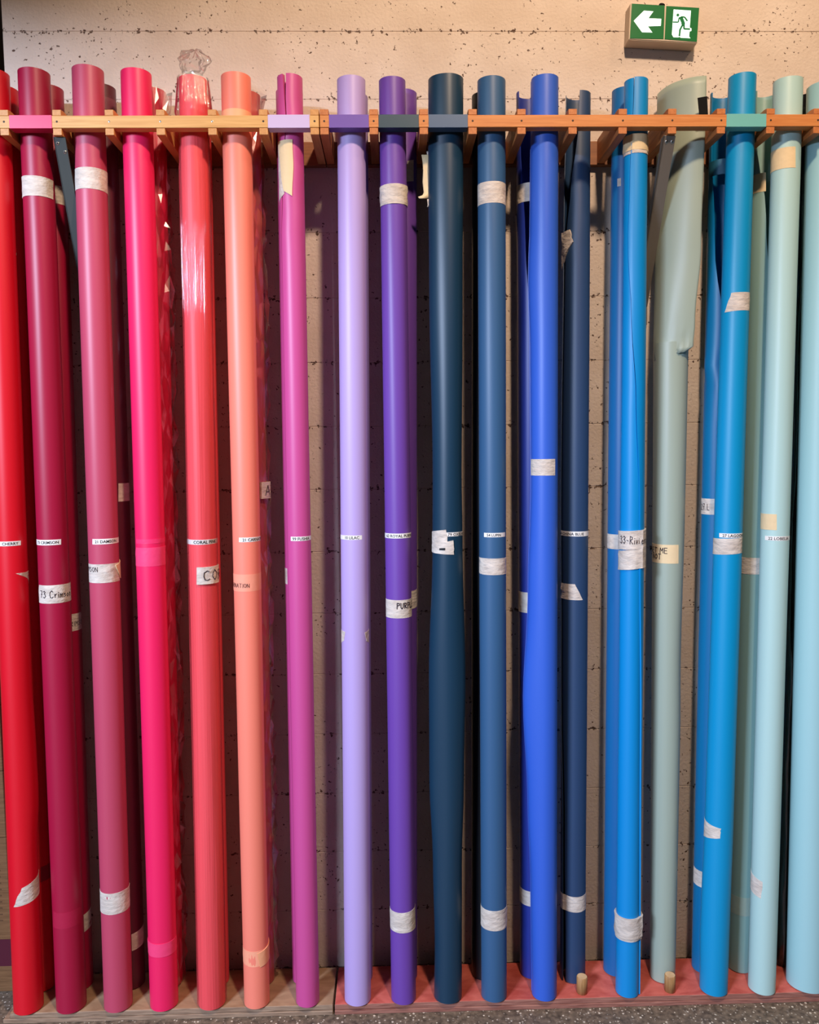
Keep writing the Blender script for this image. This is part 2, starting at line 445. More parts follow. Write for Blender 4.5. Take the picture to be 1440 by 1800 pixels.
# ------------------------------------------------------------------ lettering
STROKES = {
 'A': [[(0, 0), (.28, 1), (.56, 0)], [(.1, .36), (.46, .36)]], 'C': [[(.55, .85), (.35, 1), (.1, .75), (.02, .4), (.15, .08), (.4, 0), (.58, .14)]],
 'D': [[(0, 0), (0, 1), (.35, .9), (.5, .5), (.35, .1), (0, 0)]],
 'E': [[(.5, 1), (0, 1), (0, 0), (.5, 0)], [(0, .52), (.42, .52)]], 'G': [[(.55, .85), (.3, 1), (.05, .65), (.05, .3), (.3, 0), (.55, .2), (.55, .45), (.32, .45)]],
 'I': [[(.1, 0), (.1, 1)]], 'L': [[(0, 1), (0, 0), (.48, 0)]], 'M': [[(0, 0), (.05, 1), (.3, .4), (.55, 1), (.6, 0)]], 'N': [[(0, 0), (0, 1), (.5, 0), (.5, 1)]],
 'O': [[(.28, 1), (.04, .7), (.04, .3), (.28, 0), (.52, .3), (.52, .7), (.28, 1)]], 'P': [[(0, 0), (0, 1), (.4, .95), (.45, .6), (0, .5)]],
 'R': [[(0, 0), (.03, 1), (.42, .92), (.42, .6), (.03, .5), (.5, 0)]], 'S': [[(.48, .85), (.25, 1), (.05, .75), (.45, .35), (.25, 0), (0, .14)]],
 'T': [[(0, 1), (.56, 1)], [(.28, 1), (.26, 0)]], 'U': [[(0, 1), (.03, .2), (.25, 0), (.48, .2), (.5, 1)]],
 '2': [[(0, .8), (.22, 1), (.42, .75), (0, 0), (.46, 0)]], '3': [[(0, .86), (.2, 1), (.4, .8), (.15, .55), (.3, .5), (.42, .26), (.22, 0), (0, .14)]], '7': [[(0, 1), (.44, 1), (.16, 0)], [(.1, .5), (.4, .5)]],
 '-': [[(.05, .45), (.36, .4)]], 'a': [[(.4, .5), (.1, .5), (.05, .15), (.3, 0), (.42, .5), (.46, 0)]], 'e': [[(.05, .28), (.4, .32), (.25, .55), (.05, .3), (.2, 0), (.42, .1)]],
 'i': [[(.06, 0), (.06, .5)], [(.06, .68), (.08, .72)]], 'm': [[(0, 0), (0, .5), (.2, .45), (.22, 0), (.24, .45), (.42, .45), (.44, 0)]], 'n': [[(0, 0), (0, .5), (.25, .48), (.3, 0)]],
 'o': [[(.2, .5), (.02, .25), (.2, 0), (.38, .25), (.2, .5)]], 'r': [[(0, 0), (0, .5)], [(0, .35), (.25, .52)]], 's': [[(.3, .5), (.05, .4), (.3, .15), (0, 0)]], 'v': [[(0, .5), (.16, 0), (.34, .5)]],
}
def hand_polys(text, wdt=0.1):
    """quads in (s,t) units of letter height"""
    q, x = [], 0.0
    for ch in text:
        if ch == ' ':
            x += 0.45
            continue
        mxx = 0
        for st_ in STROKES[ch]:
            pts = [(x + a + random.uniform(-.03, .03), c + random.uniform(-.04, .04)) for a, c in st_]
            mxx = max(mxx, max(a for a, c in st_))
            for (a, c), (d, e) in zip(pts, pts[1:]):
                l_ = math.hypot(d - a, e - c) or 1e-6
                nx, ny = -(e - c) / l_ * wdt / 2, (d - a) / l_ * wdt / 2
                ex, ey = (d - a) / l_ * wdt * .3, (e - c) / l_ * wdt * .3
                q.append([(a + nx - ex, c + ny - ey), (a - nx - ex, c - ny - ey), (d - nx + ex, e - ny + ey), (d + nx + ex, e + ny + ey)])
        x += mxx + 0.24
    return q, x
def print_mesh(text):
    cu = bpy.data.curves.new('t', 'FONT')
    cu.body = text
    cu.size = 1.0
    cu.resolution_u = 2
    cu.offset = 0.012
    ob = bpy.data.objects.new('t', cu)
    COL.objects.link(ob)
    bpy.context.view_layer.update()
    me = bpy.data.meshes.new_from_object(ob.evaluated_get(bpy.context.evaluated_depsgraph_get()))
    v = [(p.co.x, p.co.y) for p in me.vertices]
    f = [tuple(p.vertices) for p in me.polygons]
    bpy.data.objects.remove(ob)
    bpy.data.curves.remove(cu)
    bpy.data.meshes.remove(me)
    return v, f

# ------------------------------------------------------------------ paper rolls
GROUP = 'rolls of coloured backdrop paper standing in the racks'
def lerp(a, b_, t): return a + (b_ - a) * t
def interp(table, x):
    if x <= table[0][0]: return table[0][1:]
    for p, q in zip(table, table[1:]):
        if x <= q[0]:
            t = (x - p[0]) / (q[0] - p[0])
            t = t * t * (3 - 2 * t)
            return tuple(lerp(a, c, t) for a, c in zip(p[1:], q[1:]))
    return table[-1][1:]

class Roll:
    def __init__(self, label, material, top, bot, back=False, yt=None, yb=None, ybot=None, seam=None, thick=0.012, bulge=None,
                 loose=0.0006, zb=None, stepr=0.0):
        (xl, xr, ty), (bl, br) = top, bot
        self.px_top, self.px_bot = (xl, xr, ty), (bl, br)
        zb = BASE_T + 0.004 if zb is None else zb
        # axis depth and radius
        Yt = yt if yt is not None else (0.178 if back else 0.075)
        Yb = yb if yb is not None else (0.158 if back else 0.056)
        rt = (at_y(xr, ty + 30, Yt).x - at_y(xl, ty + 30, Yt).x) / 2 * 0.985
        by = ybot or 1770
        rb = (at_y(br, by, Yb).x - at_y(bl, by, Yb).x) / 2 * 0.985
        if yt is None: Yt = (0.1745 if back else 0.0345 + rt)
        if yb is None: Yb = (0.158 if back else 0.0150 + rb)
        self.ztop = at_y((xl + xr) / 2, ty, Yt - rt).z
        self.A = Vector((at_y((bl + br) / 2, by, Yb).x, Yb, zb))
        self.B = Vector((at_y((xl + xr) / 2, ty + 15, Yt).x, Yt, self.ztop))
        self.rb, self.rt = rb, rt
        self.zb = zb
        self.seed = random.uniform(0, 100)
        self.loose = loose
        self.bulge = bulge
        self.seam = seam            # table (z_px, phi_deg, gap_rad)
        self.thick = thick
        self.stepr = stepr
        self.material = material
        self.root = empty('paper_roll', (self.A.x, self.A.y, zb))
        tag(self.root, label, 'paper roll', GROUP)
        d0 = Vector((CAM.x - self.A.x, CAM.y - self.A.y)).normalized()
        self.d0 = d0
        self.rt_v = Vector((-d0.y, d0.x))
        self.build()
    def z_of(self, py):
        t = 0.5
        for _ in range(3):
            p = self.A.lerp(self.B, t)
            z = at_y(self.px_at(t)[0], py, p.y - lerp(self.rb, self.rt, t)).z
            t = (z - self.zb) / (self.ztop - self.zb)
        return z
    def px_at(self, t):
        xl, xr, _ = self.px_top
        bl, br = self.px_bot
        return lerp((bl + br) / 2, (xl + xr) / 2, t), lerp(br - bl, xr - xl, t) / 2
    def tz(self, z): return (z - self.zb) / (self.ztop - self.zb)
    def seam_at(self, z):
        if not self.seam: return math.pi, 0.012
        ph, g = interp(self.seam, z)
        return ph, g
    def surf(self, phi, z, off=0.0, smooth=False):
        t = self.tz(z)
        c = self.A.lerp(self.B, t)
        r = lerp(self.rb, self.rt, t) + off
        if not smooth:
            r += self.loose * noise.noise(Vector((math.cos(phi) * 1.3 + self.seed, math.sin(phi) * 1.3, z * 1.6)))
            r += self.loose * 0.8 * noise.noise(Vector((self.seed, phi * 0.7, z * 0.8)))
        ph, g = self.seam_at(z)
        if self.stepr:
            u = ((phi - ph) % (2 * math.pi)) / (2 * math.pi)
            r += self.stepr * u
        ox, oy = r * math.sin(phi), r * math.cos(phi)
        if self.bulge:
            dl, dr = interp(self.bulge, z)
            s = math.sin(phi)
            ox += dr * max(0, s) ** 1.5 if s > 0 else -dl * max(0, -s) ** 1.5
        return Vector((c.x + self.rt_v.x * ox + self.d0.x * oy, c.y + self.rt_v.y * ox + self.d0.y * oy, z))
    def build(self):
        # tables given in image rows are turned into heights first
        px2m = 0.00168
        if self.seam: self.seam = sorted((self.z_of(p), math.radians(a), g) for p, a, g in self.seam)
        if self.bulge: self.bulge = sorted((self.z_of(p), a * px2m, c * px2m) for p, a, c in self.bulge)
        NZ, NP = 44, 56
        zs = [lerp(self.zb, self.ztop, i / NZ) for i in range(NZ + 1)]
        v, f = [], []
        ring = 2 * (NP + 1)
        for z in zs:
            ph, g = self.seam_at(z)
            a0, a1 = ph + g / 2, ph + 2 * math.pi - g / 2
            phs = [lerp(a0, a1, k / NP) for k in range(NP + 1)]
            v += [self.surf(p, z) for p in phs]
            v += [self.surf(p, z, -self.thick) for p in reversed(phs)]
        for i in range(NZ):
            for k in range(ring):
                a, b_ = i * ring + k, i * ring + (k + 1) % ring
                f.append((a, b_, b_ + ring, a + ring))
        for base, flip in ((0, True), (NZ * ring, False)):
            for k in range(NP):
                q = (base + k, base + k + 1, base + ring - 2 - k, base + ring - 1 - k)
                f.append(tuple(reversed(q)) if flip else q)
        o = new_obj('paper', v, f, self.material, self.root, True)
        fix_normals(o)
        try: o.data.set_sharp_from_angle(angle=math.radians(40))
        except Exception: pass
        # cardboard core tube just showing at the foot and head
        if self.thick < 0.005: return
        n = 20
        rc = max(0.012, min(self.rb, self.rt) - self.thick - 0.004)
        cv, cf = [], []
        for z, rr in ((self.zb - 0.0025, rc), (self.ztop - 0.02, rc), (self.ztop - 0.02, rc - 0.004), (self.zb - 0.0025, rc - 0.004)):
            c = self.A.lerp(self.B, self.tz(z))
            cv += [(c.x + rr * math.cos(2 * math.pi * i / n), c.y + rr * math.sin(2 * math.pi * i / n), z) for i in range(n)]
        for k in range(4):
            cf += [(k * n + i, k * n + (i + 1) % n, ((k + 1) % 4) * n + (i + 1) % n, ((k + 1) % 4) * n + i) for i in range(n)]
        fix_normals(new_obj('core', cv, cf, m_core, self.root, True))
    # -- things stuck on the paper, addressed by image pixel
    def phi_of(self, px, z):
        c, hw = self.px_at(self.tz(z))
        s = (px - c) / hw
        if s <= -0.97: return -2.0
        if s >= 0.97: return 2.0
        return math.asin(s)
    def tape(self, quad, material=None, off=0.0004, name='tape_strip', crumple=0.0003, ragged=0.0, nu=18, nv=5):
        """quad: (x0,y0,x1,y1) or four corner pixels tl,tr,br,bl"""
        material = material or m_tape
        if not isinstance(quad[0], (tuple, list)):
            x0, y0, x1, y1 = quad
            quad = ((x0, y0), (x1, y0), (x1, y1), (x0, y1))
        uv = []
        for (x, y) in quad:
            z = self.z_of(y)
            uv.append((self.phi_of(x, z), z))
        v, f = [], []
        sd = random.uniform(0, 50)
        for lay in (0, 1):
            for j in range(nv + 1):
                for i in range(nu + 1):
                    s, t = i / nu, j / nv
                    a = [lerp(uv[0][k], uv[1][k], s) for k in (0, 1)]
                    c = [lerp(uv[3][k], uv[2][k], s) for k in (0, 1)]
                    p, z = lerp(a[0], c[0], t), lerp(a[1], c[1], t)
                    if ragged and i in (0, nu):
                        p += ragged * noise.noise(Vector((sd + i, t * 3.1, 0)))
                    if ragged and j in (0, nv):
                        z += ragged * 0.006 * noise.noise(Vector((s * 4.0, sd, j)))
                    o_ = off + crumple * (0.5 + noise.noise(Vector((s * 7 + sd, t * 3, z * 30)))) if lay == 0 else -0.0006
                    v.append(self.surf(p, z, o_))
        n1 = (nu + 1) * (nv + 1)
        for j in range(nv):
            for i in range(nu):
                a = j * (nu + 1) + i
                q = (a, a + nu + 1, a + nu + 2, a + 1)
                f.append(q)
                f.append(tuple(n1 + k for k in reversed(q)))
        rim = [i for i in range(nu + 1)] + [j * (nu + 1) + nu for j in range(1, nv + 1)] + [nv * (nu + 1) + i for i in range(nu - 1, -1, -1)] + [j * (nu + 1) for j in range(nv - 1, 0, -1)]
        for a, b_ in zip(rim, rim[1:] + rim[:1]):
            f.append((a, b_, n1 + b_, n1 + a))
        o = new_obj(name, v, f, material, self.root, True)
        fix_normals(o)
        o.data.set_sharp_from_angle(angle=math.radians(35))
        return o
    def write(self, owner, text, px, py, h_px, hand=True, off=0.0013, align='l', width=0.10, squeeze=1.0):
        z0 = self.z_of(py)
        h = h_px * 0.00168
        r = lerp(self.rb, self.rt, self.tz(z0))
        c, hw = self.px_at(self.tz(z0))
        ph = math.asin(max(-1, min(1, (px - c) / hw)))
        if hand:
            q, wd = hand_polys(text, width)
            vs, fs = [], []
            for poly in q:
                fs.append(tuple(range(len(vs), len(vs) + 4)))
                vs += poly
        else:
            vs, fs = print_mesh(text)
            wd = max(a for a, c_ in vs)
            k_ = 1 / 0.72
            vs = [(a * k_, c_ * k_) for a, c_ in vs]
            wd *= k_
        if align == 'r': vs = [(a - wd, c_) for a, c_ in vs]
        v = [self.surf(ph + a * h * squeeze / r, z0 + c_ * h, off, False) for a, c_ in vs]
        new_obj('lettering', v, fs, m_marker if hand else m_ink, owner)
    def label(self, rect, text, px=None, align='l', h=5.0):
        o = self.tape(rect, m_label, 0.0006, 'name_label', 0.0, 0.0, 16, 2)
        x0, y0, x1, y1 = rect
        ym = (y0 + y1) / 2
        self.write(o, text, px if px is not None else x0 + 6, ym + h / 2, h, False, 0.0011, align)
        return o

def film_tube_crinkled(roll, side, seed, nphi=22, nz=76):
    zt, zb = roll.ztop + 0.004, roll.zb + 0.002
    v, f = [], []
    for j in range(nz + 1):
        z0 = lerp(zb, zt, j / nz)
        for i in range(nphi):
            p = 2 * math.pi * (i + 0.5 * (j % 2)) / nphi
            h = noise.cell(Vector((i * 1.7 + seed, j * 1.3, seed)))
            sx = max(0.0, math.sin(p)) ** 2
            big = noise.noise(Vector((seed, p * 0.8, z0 * 9)))
            o_ = 0.002 + 0.0045 * h + sx * side * (0.35 + 0.5 * big + 0.95 * h)
            o_ = min(o_, 0.009 if 2.5 < z0 < 2.72 else 0.02)
            v.append(roll.surf(p, z0 + 0.022 * (noise.cell(Vector((seed, i * 2.3, j * 1.9))) - 0.5) * (0 < j < nz), max(0.0012, o_), True))
    for j in range(nz):
        for i in range(nphi):
            a, b_ = j * nphi + i, j * nphi + (i + 1) % nphi
            c, d = a + nphi, b_ + nphi
            if j % 2: f += [(a, b_, d), (a, d, c)]
            else: f += [(a, b_, c), (b_, d, c)]
    return fix_normals(new_obj('plastic_wrap', v, f, m_crinkle, roll.root, False))

def film_tube(roll, off0, amp, ridge, flat=False, flare=False, rf=5.0, z0px=None, z1px=None, side=0.0, seed=3.0, nphi=96, nz=150, name='plastic_wrap'):
    """clear crinkled film around a roll"""
    zt = roll.ztop + 0.004 if z0px is None else roll.z_of(z0px)
    zb = roll.zb + 0.002 if z1px is None else roll.z_of(z1px)
    v, f = [], []
    for j in range(nz + 1):
        z = lerp(zb, zt, j / nz)
        for i in range(nphi):
            p = 2 * math.pi * i / nphi
            cx, sx = math.cos(p), math.sin(p)
            n1 = noise.noise(Vector((cx * 1.6 + seed, sx * 1.6, z * 7)))
            n2 = noise.noise(Vector((cx * 4 + seed, sx * 4, z * 22)))
            n3 = abs(noise.noise(Vector((p * rf if p < math.pi else (2 * math.pi - p) * rf, seed, z * 1.2))))
            o_ = off0 + amp * (0.5 + 0.6 * n1 + 0.55 * abs(n2)) + ridge * n3 * (1.0 + 1.3 * max(0.0, min(1.0, (z - 2.1) / 0.5)))
            o_ += side * max(0.0, math.sin(p)) ** 3 * (0.75 + 0.35 * n2)
            o_ = max(0.0012, min(o_, 0.0042 if 2.54 < z < 2.68 else 0.0062))
            if flare and z > 2.668: o_ += 0.115 * max(0.0, roll.ztop - z) * (0.75 + 0.5 * abs(n1)) * (1 if z > 2.675 else 0.4)
            v.append(roll.surf(p, z, o_, True))
    for j in range(nz):
        for i in range(nphi):
            a, b_ = j * nphi + i, j * nphi + (i + 1) % nphi
            f.append((a, b_, b_ + nphi, a + nphi))
    return fix_normals(new_obj(name, v, f, m_shrink if flare else m_film, roll.root, not flat))

# ---- red
P = {}
cherry = paper('paper_cherry', (214, 8, 32))
r = Roll('bright red paper roll with a torn slanting tape near its foot', cherry, (-39, 15, 118), (27, 77), ybot=1788,
         bulge=[(1200, 0, 0), (1330, 0, 3), (1410, 0, 4), (1500, 0, -1), (1600, 0, -1), (1788, 0, 0)], thick=0.012)
r.label((-14, 952, 34, 960), 'CHERRY', 30, 'r')
r.tape(((26, 1009), (50, 1009), (51, 1040), (46, 1022)), m_tape, ragged=0.03)
r.tape(((38, 1562), (70, 1545), (70, 1583), (26, 1595)), m_tape, ragged=0.10)
r.tape((25, 427, 29, 440), m_tape, nu=3, nv=3)
r = Roll('deep red paper roll half hidden behind the bright red roll', cherry, (-20, 32, 148), (52, 99), back=True, ybot=1742)
r.tape((70, 1527, 92, 1553), clear_tape((150, 40, 50)))
# ---- crimson
crim = paper('paper_crimson', (162, 12, 54))
r = Roll('crimson paper roll with a wrinkled white tape band below the rack', crim, (33, 87, 117), (101, 152), ybot=1782)
r.tape(((37, 306), (91, 310), (91, 344), (38, 343)), crumple=0.0016)
r.label((66, 949, 105, 958.5), '73 CRIMSON', 101, 'r')
o = r.tape((70, 1029, 122, 1061)); r.write(o, '73 Crimson', 73, 1051, 12, squeeze=0.85)
r.tape((96, 1605, 140, 1633), clear_tape((172, 24, 62)))
r = Roll('dark crimson paper roll behind the crimson roll', crim, (61, 111, 147), (118, 164), back=True, ybot=1745)
r.tape((85, 324, 114, 356))
o = r.tape((118, 1081, 150, 1111)); r.write(o, 'RIMSON', 123, 1102, 8)
r.tape(((141, 1614), (168, 1606), (168, 1638), (141, 1644)))
# ---- damson
dams = paper('paper_damson', (188, 68, 94))
r = Roll('dusty rose pink paper roll banded with tape at head, middle and foot', dams, (127, 182, 112), (185, 234), ybot=1788)
r.tape(((130, 293), (192, 293), (192, 332), (130, 330)), crumple=0.001)
r.label((163, 947.5, 214, 957), '21 DAMSON', 167)
o = r.tape((156, 992, 216, 1025)); r.write(o, 'DAMSON', 173, 1005, 8, align='r')
r.tape(((200, 996), (213, 988), (213, 1024), (208, 1020)), m_tape_cream, off=0.003, ragged=0.1, nu=6)
r.tape((175, 1571, 234, 1608), crumple=0.0008)
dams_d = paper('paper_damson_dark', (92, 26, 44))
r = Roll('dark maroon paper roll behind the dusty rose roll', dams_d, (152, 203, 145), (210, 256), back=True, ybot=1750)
r.tape((207, 850, 236, 882))
r.tape(((231, 1644), (260, 1636), (260, 1668), (232, 1673)))
r.tape((180, 168, 206, 190), clear_tape((120, 60, 76)))
# ---- hot pink
hot = paper('paper_hot_pink', (240, 30, 92))
r = Roll('plain hot pink paper roll with clear tape at middle and foot', hot, (212.8, 266, 118), (265, 314), ybot=1778)
r.tape((240, 948, 300, 956), clear_tape((244, 52, 108)))
r.tape((240, 963, 300, 996), clear_tape((246, 66, 118)), crumple=0.001)
r.tape((258, 1660, 316, 1683), clear_tape((246, 66, 118)), crumple=0.0014)
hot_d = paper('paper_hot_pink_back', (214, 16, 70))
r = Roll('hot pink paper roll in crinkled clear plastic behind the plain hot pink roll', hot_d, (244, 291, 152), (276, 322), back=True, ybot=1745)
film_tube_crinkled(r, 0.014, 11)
# ---- coral pink
coral = paper('paper_coral_pink', (250, 84, 90), 0.5)
rc_ = Roll('coral pink paper roll in glossy shrink wrap with a tied plastic end', coral, (315, 364, 130), (350, 397), ybot=1775, yt=0.0785, loose=0.0012)
film_tube(rc_, 0.0012, 0.0004, 0.0050, rf=15.0, flare=True, seed=5.37, nphi=360, nz=200)
rc_.label((330, 949, 382, 957.5), 'CORAL PINK', 378, 'r', 5.5)
o = rc_.tape((347, 997, 398, 1027), m_tape, 0.006); rc_.write(o, 'CORAL', 357, 1020, 17, off=0.0078, width=0.07)
# crumpled plastic end standing above the roll
tc_ = at_y(337, 107, rc_.B.y)
v, f = [], []
NU, NV = 40, 26
for j in range(NV + 1):
    t = j / NV
    zz = rc_.ztop - 0.004 + 0.086 * t
    prof = [(0, 0.030), (0.10, 0.022), (0.25, 0.026), (0.55, 0.040), (0.8, 0.034), (0.95, 0.016), (1, 0.004)]
    rr = interp(prof, t)[0]
    for i in range(NU):
        a = 2 * math.pi * i / NU
        k = 1 + 0.45 * noise.noise(Vector((math.cos(a) * 1.8, math.sin(a) * 1.8, t * 3.2))) + 0.22 * noise.noise(Vector((math.cos(a) * 5, math.sin(a) * 5, t * 8)))
        v.append((rc_.B.x - 0.004 + 0.012 * t + rr * k * math.cos(a), rc_.B.y + rr * 0.8 * k * math.sin(a), zz + 0.008 * noise.noise(Vector((math.cos(a) * 2, math.sin(a) * 2, t * 4)))))
for j in range(NV):
    for i in range(NU):
        a, b_ = j * NU + i, j * NU + (i + 1) % NU
        f.append((a, b_, b_ + NU, a + NU))
f.append(tuple(NV * NU + i for i in range(NU)))
new_obj('plastic_tuft', v, f, m_film, rc_.root, True)
r = Roll('coral red paper roll barely showing behind the shrink wrapped roll', coral, (322, 370, 160), (357, 404), back=True, ybot=1745)
# ---- carnation
carn = paper('paper_carnation', (248, 134, 110))
r = Roll('light salmon paper roll with cream tape bands at rack and foot', carn, (388.5, 441, 125), (430, 475), ybot=1776)
m_peach = clear_tape((250, 176, 130))
r.tape((385, 190, 446, 212), m_peach, crumple=0.0002)
r.label((420, 945, 468, 953), '21 CARNATION', 426)
o = r.tape((405, 1010, 468, 1040), clear_tape((250, 158, 128)), crumple=0.0003); r.write(o, 'CARNATION', 439, 1033, 7, align='r')
r.tape((424, 1673, 480, 1700), clear_tape((252, 168, 132)), crumple=0.0006)
r.tape(((452, 1677), (478, 1667), (478, 1696), (457, 1702)), m_peach, off=0.002)
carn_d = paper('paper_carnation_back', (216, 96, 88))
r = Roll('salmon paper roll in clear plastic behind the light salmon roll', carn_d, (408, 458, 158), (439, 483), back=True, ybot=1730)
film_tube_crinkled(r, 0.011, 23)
o = r.tape((456, 848, 480, 877), m_tape, 0.012); r.write(o, 'AT', 461, 871, 18, off=0.0145, width=0.07)
# ---- fuchsia
fuch = paper('paper_fuchsia', (200, 76, 140))
r = Roll('orchid pink paper roll with a slit and a long tape strip below the rack', fuch, (487, 532, 128), (521, 562), ybot=1770, thick=0.011,
         seam=[(128, -26, 0.30), (170, -24, 0.14), (178, -22, 0.06), (182, -20, 0.13), (205, -20, 0.09), (260, -30, 0.05), (345, -50, 0.10), (420, -62, 0.06), (700, -64, 0.05), (1770, -75, 0.03)])
r.tape(((490, 245), (515, 245), (514, 345), (499, 334)), m_tape_cream, 0.002, ragged=0.08, nv=12)
r.tape(((488, 248), (498, 248), (500, 340), (490, 358)), m_tape, 0.001, nv=10)
r.label((511, 943.5, 552, 951), '99 FUSHIA', 514)
r = Roll('orchid pink paper roll tucked right behind the slit roll', fuch, (485, 533, 153), (515, 556), back=True, ybot=1742)
r.tape((500, 1000, 530, 1028))
# ---- lilac
lil = paper('paper_lilac', (184, 160, 214))
r = Roll('pale lilac paper roll with two torn tape scraps on its sides', lil, (592, 643, 131), (606, 653), ybot=1768)
r.label((596, 941.5, 636, 949), '10 LILAC', 631, 'r')
r.tape(((597, 1110), (607, 1112), (605, 1128), (597, 1140)), ragged=0.06, nu=8)
r.tape(((641, 1114), (655, 1110), (655, 1142), (644, 1130)), ragged=0.06, nu=8)
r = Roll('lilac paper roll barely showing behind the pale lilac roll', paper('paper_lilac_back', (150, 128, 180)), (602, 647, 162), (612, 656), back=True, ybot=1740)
# ---- purple
pur = paper('paper_royal_purple', (108, 66, 158))
r = Roll('royal purple paper roll with a crumpled tape band below the rack', pur, (665.8, 713.4, 133), (688, 732), ybot=1765)
r.tape(((662, 324), (716, 321), (716, 356), (662, 359)), crumple=0.0030)
r.label((673, 938, 729, 946.5), '62 ROYAL PURPLE', 680)
o = r.tape((674, 1055, 732, 1087)); r.write(o, 'PURPLE', 698, 1070, 10, width=0.16, squeeze=0.9)
r.tape(((682, 1606), (736, 1604), (736, 1641), (682, 1640)), crumple=0.001)
r = Roll('dark violet paper roll behind the royal purple roll', pur, (685, 733, 155), (690, 734), back=True, ybot=1742)
r.tape(((716, 283), (727, 278), (727, 316), (712, 320)))
r.tape(((722, 1040), (734, 1038), (734, 1068), (722, 1072)))
# ---- oxford
oxf = paper('paper_oxford', (20, 54, 76), 0.42)
r = Roll('thick dark petrol blue paper roll with tape peeling off its side', oxf, (758, 811.5, 128), (765, 812), ybot=1763, loose=0.0016,
         bulge=[(128, 5, 3), (300, 6, 3), (500, 5, 2), (830, 0, 0), (960, 1, 2), (1200, 9, 7), (1380, 9, 4), (1530, 3, 0), (1680, 0, 0), (1763, 2, 0)], stepr=0.001)
r.label((783, 936, 820, 943), '79 OXFORD', 787)
r.tape(((758, 938), (785, 931), (787, 962), (758, 968)), m_tape, 0.0016, ragged=0.06)
o = r.tape(((758, 962), (796, 950), (797, 975), (758, 972)), m_tape, 0.0022, ragged=0.05)
r.tape(((774, 964), (783, 963), (783, 967), (774, 967)), m_ink, 0.0038, 'pen_mark', 0, nu=4, nv=2)
# tape peeling away to the left, hanging free
def ribbon(roll, pts, material, name, wdir=None):
    """pts: list of (left pixel, right pixel, y pixel, left depth shift, right depth shift)"""
    v, f = [], []
    for (xl_, xr_, y, a, c_) in pts:
        Y = roll.A.lerp(roll.B, roll.tz(roll.z_of(y))).y
        for k in range(7):
            s = k / 6
            v.append(at_y(lerp(xl_, xr_, s), y, Y + lerp(a, c_, s) + 0.004 * math.sin(s * 5 + y * 0.1)))
    n = len(v)
    v += [p + Vector((0.0, 0.0008, 0)) for p in v]
    m_ = len(pts)
    for j in range(m_ - 1):
        for i in range(6):
            q = (j * 7 + i, (j + 1) * 7 + i, (j + 1) * 7 + i + 1, j * 7 + i + 1)
            f.append(q); f.append(tuple(n + k for k in reversed(q)))
    rim = list(range(7)) + [j * 7 + 6 for j in range(1, m_)] + [(m_ - 1) * 7 + i for i in range(5, -1, -1)] + [j * 7 for j in range(m_ - 2, 0, -1)]
    for a, b_ in zip(rim, rim[1:] + rim[:1]): f.append((a, b_, n + b_, n + a))
    return fix_normals(new_obj(name, v, f, material, roll.root, True))
ribbon(r, [(741, 757, 272, .012, 0), (743, 758, 285, .012, 0), (744, 759, 300, .01, 0), (743, 759, 320, .01, 0), (745, 759, 338, .01, 0), (743, 759, 343, .0, 0), (735, 759, 346, -.004, 0), (737, 757, 349, -.004, 0)], m_tape_cream, 'peeling_tape')
ribbon(r, [(750, 758, 266, .004, 0), (751, 759, 275, .004, 0)], m_tape, 'peeling_tape')
ribbon(r, [(751, 760, 350, .0, -.006), (752, 760, 360, 0, -.006), (751, 758, 364, 0, -.006)], m_tape, 'peeling_tape')
ox2 = paper('paper_black_back', (16, 20, 26))
r = Roll('petrol blue paper roll hidden behind the thick petrol roll', oxf, (760, 805, 168), (764, 806), back=True, ybot=1738)  # unseen roll added to keep daylight off the wall beside the petrol roll
r = Roll('near black paper roll behind the slate blue roll', ox2, (829.5, 873, 160), (829, 874), back=True, ybot=1738)
# ---- lupin
lup = paper('paper_lupin', (52, 92, 130), 0.45)
r = Roll('slate blue paper roll with three tidy tape bands', lup, (839, 889, 132), (846, 891), ybot=1764)
r.tape((835, 318, 894, 356))
r.label((851, 937, 887.5, 944.5), '54 LUPIN', 856, 'l', 4.6)
r.tape((836, 982, 894, 1011), crumple=0.0003)
r.tape((838, 1602, 896, 1637), crumple=0.0008)
# ---- royal blue
roy = paper('paper_royal_blue', (50, 96, 200))
r = Roll('cobalt blue paper roll with bulging left side and one tape band', roy, (934, 981, 129), (935, 978), ybot=1762,
         bulge=[(129, 0, 0), (380, 2, 0), (480, 5, 0), (620, 2, 0), (850, 1, 0), (1050, 6, 0), (1240, 15, 0), (1420, 7, 0), (1560, 2, 0), (1762, 0, 0)], seam=[(129, -98, 0.04), (1762, -98, 0.04)], stepr=0.002)
r.tape((926, 807, 975, 836), crumple=0.0004)
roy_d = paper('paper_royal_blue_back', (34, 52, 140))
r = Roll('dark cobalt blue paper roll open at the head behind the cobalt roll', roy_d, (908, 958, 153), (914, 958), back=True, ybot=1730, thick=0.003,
         seam=[(150, -5, 1.9), (230, -5, 1.6), (420, 0, 0.8), (600, 0, 0.03), (1800, 0, 0.03)])
r.tape((900, 320, 940, 353)); r.tape((900, 1042, 940, 1078)); r.tape((900, 1568, 940, 1594))
